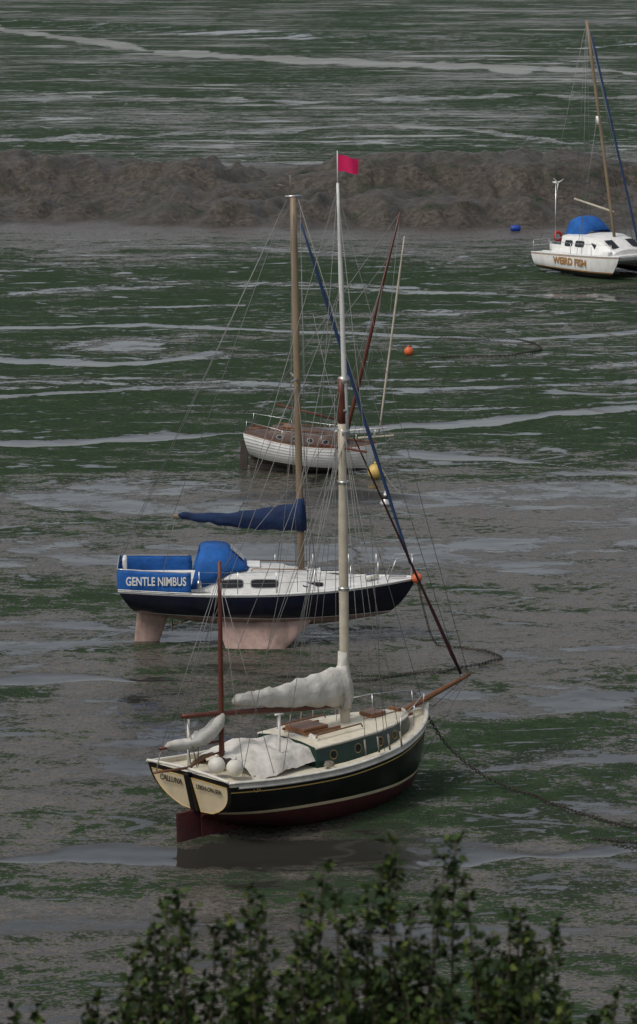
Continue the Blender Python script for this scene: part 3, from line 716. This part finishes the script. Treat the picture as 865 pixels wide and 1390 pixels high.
tube("mast",subdiv(mb,mt,8),[.07]*5+[.06,.055,.045,.035],M['redwood'],W)
tube("boom",[mb+Vector((-.05,0,.55)),(1.0,0,2.5)],.04,M['redwood'],W); 
tube("furled_jib",subdiv(mb.lerp(mt,.9)+Vector((.35,0,0)),(4.72,0,1.75),10),[.02,.03,.035,.038,.038,.038,.038,.038,.036,.03,.02],M['creamspar'],W,8,wr=.006)
tube("spreader",[tuple(mb.lerp(mt,.55)+Vector((0,-.6,0))),tuple(mb.lerp(mt,.55)+Vector((0,.6,0)))],.02,M['redwood'],W)
tube("bowsprit",[(4.0,0,1.62),(5.25,0,1.85)],.04,M['creamspar'],W)
tube("spinnaker_pole",[(3.2,-.4,1.85),(5.0,-.1,2.12)],.03,M['whitespar'],W)
R=[]
for sd in (1,-1):
    for x_ in (3.1,3.5,3.9): R.append([mb.lerp(mt,.72 if x_!=3.5 else 1),(x_,sd*.85,1.4)])
    R.append([mt,(.05,sd*.5,1.5)])
R.append([mt,(4.7,0,1.6)]);R.append([mb.lerp(mt,.8),(1.0,0,2.5)]);R.append([(5.2,0,1.85),(4.5,0,.8)])
tubes("standing_rigging",R,.009,M['wire'],W,5)
ll=[];st=[]
for sd in(1,-1):
    P=[]
    for t in (.02,.3,.6,.85,.97):
        e=hW.edge(t,sd,0,-.04); st.append([e,(e[0],e[1],e[2]+.45)]);P.append((e[0],e[1],e[2]+.43))
    ll.append(P)
tubes("stanchions",st+ll,.010,M['steel'],W)

# ------------------------------------------------------------------ catamaran
K=empty("catamaran",(11.85,183.4,.05),math.radians(-52))
def cathull(name,y0):
    sub=empty(name,(0,y0,0)); sub.parent=K
    h=Hull(sub,b=[(0,.42),(.3,.50),(.6,.50),(.82,.40),(.94,.20),(1,.03)],zs=[(0,1.05),(.4,1.12),(1,1.25)],
      zk=[(0,.22),(.4,.05),(.8,.0),(1,.2)],xb=[(.1,5.9),(.7,6.3),(1.2,6.55)],xst=[(0,.6),(.3,.25),(1,0)],
      wl=lambda t:.30,bands=[(lambda w,t:w+.07,1,1),(lambda w,t:t-.10,2,6),(lambda w,t:t-.06,1,1),(lambda w,t:t,2,1)],
      mats=[M['rubber'],M['bottomstripe'],M['white'],M['white'],M['white']],dead=.05,n=3.2,m=2.2,bul=.02,deckmat=4,sections=(6,0),name=name+"_shell")
    rail(h,"rub_rail",M['white'],.03,sub); return h
hk=cathull("starboard_hull",0); cathull("port_hull",3.9)
def slab(name,prof,y1,y2,mat):
    V=[(x,y1,z) for x,z in prof]+[(x,y2,z) for x,z in prof]; n=len(prof)
    F=[tuple(reversed(range(n))),tuple(range(n,2*n))]+[(i,(i+1)%n,n+(i+1)%n,n+i) for i in range(n)]
    o=mesh(name,V,F,mat,K,smooth=False); md=o.modifiers.new("b","BEVEL"); md.width=.05; md.segments=3; return o
slab("bridge_deck",[(.5,.66),(5.0,.66),(5.6,.90),(5.6,1.18),(.5,1.10)],.3,3.6,M['white'])
box("crossbeam",6.1,1.95,1.1,.14,3.6,.14,M['alu'],K,.03)
secK=[(1.5,1.65,1.45,1.10,1.98),(3.2,1.65,1.4,1.12,2.04),(4.2,1.55,1.25,1.13,1.86),(5.2,1.35,1.0,1.15,1.30)]
hs=empty("cabin_mount",(0,1.95,0)); hs.parent=K
house("cabin",secK,[M['white'],M['white']],hs,.14)
for sd in(1,-1):
    for (a,b_) in ((1.8,2.4),(2.6,3.3),(3.5,4.1)): window("cabin_window",secK,a,b_,.4,.8,sd,M['glass'],hs,5,out=.012)
for yy in (-.75,0,.75):
    V=[(4.35,yy-.29,1.90),(4.98,yy-.27,1.53),(4.98,yy+.27,1.53),(4.35,yy+.29,1.90)]
    mesh("front_window",V,[(0,1,2,3)],M['glass'],hs)
hood("sprayhood",[(1.2,1.35,1.05,1.2,2.85),(1.5,1.65,1.05,1.3,2.98),(1.9,2.05,1.03,1.5,2.96),(2.3,2.45,.98,1.8,2.70),(2.7,2.9,.9,1.95,2.3)],M['blue'],hs)
box("cockpit_coaming",.9,.75,1.25,1.3,.14,.35,M['white'],K,.04);box("cockpit_coaming",.9,3.15,1.25,1.3,.14,.35,M['white'],K,.04)
text("name_lettering","WEIRD FISH",2.6,(3.2,-.525,.76),(math.radians(90),0,0),M['bottomstripe'],K,1.0,bold=.012)
kb=Vector((4.1,1.95,1.7)); kt=Vector((2.7,.95,13.5))
tube("mast",subdiv(kb,kt,6),[.085]*6+[.07],M['gold'],K,10)
tube("radar_pod",[tuple(kb.lerp(kt,.55)+Vector((-.1,0,-.2))),tuple(kb.lerp(kt,.55)+Vector((-.1,0,.25)))],.14,M['white'],K)
tube("boom",[(4.0,1.9,3.35),(1.0,1.8,3.85)],.06,M['creamspar'],K)
R=[]
for yy in (.0,3.9):
    R.append([kt,(3.6,yy,1.1)]);R.append([kb.lerp(kt,.6),(3.2,yy,1.1)]);R.append([kt,(.1,yy,1.05)])
R.append([kt,(1.1,1.8,3.85)]);R.append([kt,(6.1,1.95,1.1)])
tubes("standing_rigging",R,.012,M['wire'],K,5)
tube("furled_genoa",subdiv(kb.lerp(kt,.95)+Vector((.15,.05,0)),(6.05,1.95,1.4),10),[.03]+[.06]*9+[.04],M['bluesail'],K,8)
tube("generator_pole",[(.25,1.1,1.0),(.25,1.1,4.7)],.03,M['steel'],K); tube("generator_pod",[(.0,1.1,4.72),(.4,1.1,4.72)],[.05,.09],M['white'],K)
for k_ in range(3):
    a=k_*2.09+.4; tube("generator_blade",[(.42,1.1,4.72),(.42,1.1+.45*math.cos(a),4.72+.45*math.sin(a))],[.035,.015],M['white'],K,6)
tubes("pushpit",[[(.1,-.35,1.0),(.1,-.35,1.7),(.1,4.25,1.7),(.1,4.25,1.0)],[(.1,-.35,1.4),(.1,4.25,1.4)],[(.1,.8,1),(.1,.8,1.7)],[(.1,2,1),(.1,2,1.7)],
   [(.1,-.35,1.7),(1.6,-.42,1.75),(3.2,-.45,1.75),(4.8,-.42,1.8),(6.1,-.2,1.85)],[(1.6,-.42,1.05),(1.6,-.42,1.75)],[(3.2,-.45,1.05),(3.2,-.45,1.75)],[(4.8,-.42,1.1),(4.8,-.42,1.8)],[(6.1,-.2,1.1),(6.1,-.2,1.85)]],.014,M['steel'],K)
pts=[(.02,1.5+.24*math.cos(a),1.75+.24*math.sin(a)) for a in [i*2*math.pi/18 for i in range(17)]]
tube("lifebuoy",pts,.07,M['red'],K)
box("outboard_motor",.0,1.95,1.35,.3,.35,.6,M['rubber'],K,.08)
box("deck_locker",5.3,.3,1.3,.4,.4,.2,M['white'],K,.04); ball("fender",(5.5,2.6,1.4),.18,M['red'],K)

# ------------------------------------------------------------------ loose objects on the mud
e=empty("mooring_buoy",(4.0,149.15,0)); ball("float",(0,0,.17),.21,M['orange'],e); tube("ring",[(0,0,.35),(.05,0,.45),(.1,0,.36)],.015,M['chain'],e,5)
e=empty("mooring_buoy",(1.98,116.6,0)); ball("float",(0,0,.27),.27,M['yellow'],e); tube("ring",[(0,0,.52),(.05,0,.66),(.1,0,.54)],.02,M['chain'],e,5)
e=empty("plastic_drum",(11.94,205.0,.05)); tube("drum",[(-.3,0,.2),(-.28,0,.2),(.28,0,.2),(.3,0,.2)],[.15,.19,.19,.15],M['bluecan'],e,14); tubes("hoops",[[(x_,.20*math.cos(a*.5),.2+.20*math.sin(a*.5)) for a in range(13)] for x_ in(-.12,.12)],.015,M['bluecan'],e)
e=empty("channel_marker",(2.25,111.5,0)); tube("cone",[(0,0,.0),(0,0,.08),(0,0,.5)],[.22,.2,.03],M['alu'],e,14); tube("cone_band",[(0,0,.22),(0,0,.34)],[.15,.11],M['rubber'],e,14)
def chain(name,pts,r=.014,pitch=.07,w=.032):
    P=[Vector(p) for p in pts]
    dense=[]
    for i in range(len(P)-1):
        p0=P[max(i-1,0)];p1=P[i];p2=P[i+1];p3=P[min(i+2,len(P)-1)]
        for k_ in range(12):
            t=k_/12
            dense.append(.5*((2*p1)+(p2-p0)*t+(2*p0-5*p1+4*p2-p3)*t*t+(-p0+3*p1-3*p2+p3)*t**3))
    dense.append(P[-1])
    for i,d in enumerate(dense):
        f=1 if d.z<.3 else .0
        d.x+=f*.10*mn.noise(Vector((d.x*1.3,d.y*1.3,1))); d.y+=f*.35*mn.noise(Vector((d.x*1.1,d.y*.9,7)))
    V=[];F=[]; cent=[dense[0].copy()]
    i=0;pos=dense[0].copy()
    while i<len(dense)-1:
        d=dense[i+1]-pos; l=d.length
        if l<pitch: i+=1; 
        else: pos=pos+d*(pitch/l); cent.append(pos.copy())
    for j in range(len(cent)-1):
        a=cent[j];b=cent[j+1];t=(b-a).normalized(); up=Vector((0,0,1)); sdv=t.cross(up)
        if sdv.length<.01: sdv=Vector((1,0,0))
        sdv.normalize(); n2=sdv.cross(t)
        ax=sdv if j%2 else n2; c=(a+b)/2; lp=[]
        for k_ in range(7):
            an=2*math.pi*k_/6; lp.append(c+t*math.cos(an)*pitch*.62+ax*math.sin(an)*w)
        tubegeo(V,F,lp,r,3)
    return mesh(name,V,F,M['chain'])
chain("mooring_chain",[(2.50,75.5,1.55),(2.95,75.3,.9),(3.6,75.2,.35),(4.48,74.7,.05),(5.8,72.6,.04),(6.94,71.5,.04),(8.6,70.4,.03),(11,69,.0)])
chain("mooring_chain",[(5.9,70.5,.02),(6.4,70.25,.04),(6.9,70.1,.04),(8.5,70,.0)])
chain("mooring_chain",[(2.70,90.5,1.65),(2.9,90.2,.8),(3.2,89.7,.05),(3.9,89.4,.03),(4.6,88.9,.04),(4.85,88.3,.04),(4.2,87.4,.04),(3.24,86.7,.04),(1.86,85.9,.04),(.4,85.4,.03),(-1.2,85.6,.0)])
chain("mooring_chain",[(5.1,148.4,.03),(8.06,148.6,.05),(9.6,150,.05),(10.0,151.5,.05),(9.05,154.2,.05),(7.0,154.3,.05),(5.5,155,.0)],.02,.10,.045)
chain("mooring_chain",[(13.2,174,.03),(15,174.6,.06),(16.5,175,.06),(19,175.5,.03)],.022,.12,.05)
tube("mooring_rope",sagline((1.9,117.6,.9),(3.0,112.8,.02),.3),.014,M['rope'],None,5)

# ------------------------------------------------------------------ foreground bush
def bush():
    B=empty("bush",(0,14.2,0))
    rnd=random.Random(3)
    V=[];F=[];bv=[];bf=[]
    sprays=[(-.78,15.46),(-.72,15.56),(-.66,15.70),(-.61,15.76),(-.55,15.66),(-.46,15.54),(-.38,15.60),(-.31,15.70),(-.26,15.64),
     (-.10,15.58),(-.04,15.70),(.02,15.80),(.07,15.74),(.14,15.60),(.21,15.74),(.27,15.86),(.31,15.95),(.35,15.86),(.41,15.68),(.50,15.76),(.55,15.88),(.60,15.95),(.63,15.84),
     (.77,15.50),(.83,15.62),(.88,15.64),(.95,15.52),(1.01,15.58)]
    for i in range(56): sprays.append((rnd.uniform(-.84,1.06),rnd.uniform(15.22,15.41)))
    for i in range(60): sprays.append((rnd.uniform(-2.0,2.0),rnd.uniform(15.04,15.26)))
    def leaf(p,d,s):
        d=d.normalized(); side=d.cross(Vector((rnd.uniform(-1,1),rnd.uniform(-1,1),rnd.uniform(.2,1)))).normalized()*s*.34
        up=side.cross(d).normalized()*s*.12
        b=len(V); V.extend([p,p+d*s*.4+side+up,p+d*s,p+d*s*.4-side+up,p+d*s*.45]); 
        F.append((b,b+1,b+4));F.append((b+1,b+2,b+4));F.append((b+2,b+3,b+4));F.append((b+3,b,b+4))
    for (x,zt) in sprays:
        y=rnd.uniform(-.35,.4) if zt<15.45 else rnd.uniform(-.12,.12)
        lean=rnd.uniform(-.28,.28)
        base=Vector((x-lean*1.6+rnd.uniform(-.1,.1),y*.8,12.6)); top=Vector((x,y,zt))
        pts=[base.lerp(top,i/10)+Vector((mn.noise(Vector((x*9,i*.5,0))),mn.noise(Vector((x*9,i*.5,5))),0))*.10*math.sin(i/10*math.pi) for i in range(11)]
        tubegeo(bv,bf,pts,[.011*(1-i/12)+.0015 for i in range(11)],4)
        for k_ in range(14):
            f=1-.25*(k_/14)**1.1; fi=f*10; i0=min(9,int(fi)); p=pts[i0].lerp(pts[i0+1],fi-i0)
            wd=(.03+.14*(1-f)/.25)*rnd.uniform(.4,1.3)
            a=rnd.uniform(0,6.28); tip=p+Vector((math.cos(a)*wd,math.sin(a)*wd,rnd.uniform(-.02,.08)*(1.1 if f<.97 else .3)))
            tubegeo(bv,bf,[p,tip],[.003,.001],3)
            for q in range(9):
                u=rnd.uniform(.2,1); c=p.lerp(tip,u)+Vector((rnd.gauss(0,.012),rnd.gauss(0,.012),rnd.gauss(0,.012))); d=Vector((rnd.uniform(-1,1),rnd.uniform(-1,1),rnd.uniform(-.4,1.0)))
                leaf(c,d,rnd.uniform(.028,.058))
    mesh("branches",bv,bf,pm("bark",(.05,.038,.025),.9,.3,20),B)
    m=D.materials.new("leaf_green"); m.use_nodes=True; nt=m.node_tree;N=nt.nodes;L=nt.links;b=N["Principled BSDF"]
    g=N.new("ShaderNodeNewGeometry"); cr=N.new("ShaderNodeValToRGB"); L.new(g.outputs["Random Per Island"],cr.inputs[0])
    el=cr.color_ramp.elements; el[0].color=(.010,.020,.006,1); el[1].color=(.085,.11,.020,1); e_=el.new(.5); e_.color=(.022,.042,.008,1); e_=el.new(.85); e_.color=(.045,.072,.013,1)
    L.new(cr.outputs[0],b.inputs["Base Color"]); b.inputs["Roughness"].default_value=.7; b.inputs["Specular IOR Level"].default_value=.25
    mesh("foliage",V,F,m,B)
bush()

# ------------------------------------------------------------------ world, sun, camera
w=D.worlds.new("World"); scene.world=w; w.use_nodes=True; nt=w.node_tree;N=nt.nodes;L=nt.links
sky=N.new("ShaderNodeTexSky"); sky.sky_type='NISHITA'; sky.sun_disc=False; sky.sun_elevation=math.radians(52); sky.sun_rotation=math.radians(225)
sky.air_density=1.0; sky.dust_density=3.0; sky.ozone_density=1.0
hsv=N.new("ShaderNodeHueSaturation"); hsv.inputs["Saturation"].default_value=.38
L.new(sky.outputs[0],hsv.inputs["Color"]); bg=N["Background"]; L.new(hsv.outputs[0],bg.inputs["Color"]); bg.inputs["Strength"].default_value=.12
sd=Vector((-.45,-.42,.80)).normalized()
ld=D.lights.new("sun",'SUN'); ld.energy=1.5; ld.angle=math.radians(12); ld.color=(1,.94,.86)
lo=D.objects.new("sun",ld); coll.objects.link(lo); lo.rotation_euler=(-sd).to_track_quat('-Z','Y').to_euler(); lo.location=(-30,-20,60)
cam=D.cameras.new("camera"); cam.sensor_fit='VERTICAL'; cam.sensor_height=36; cam.lens=119.1; cam.clip_start=.5; cam.clip_end=20000
cam.dof.use_dof=True; cam.dof.focus_distance=84; cam.dof.aperture_fstop=6.3
co_=D.objects.new("camera",cam); coll.objects.link(co_); co_.location=(0,0,20); co_.rotation_euler=(math.radians(90-10.29),0,0)
scene.camera=co_
scene.view_settings.view_transform='Standard'; scene.view_settings.look='None'; scene.view_settings.exposure=0
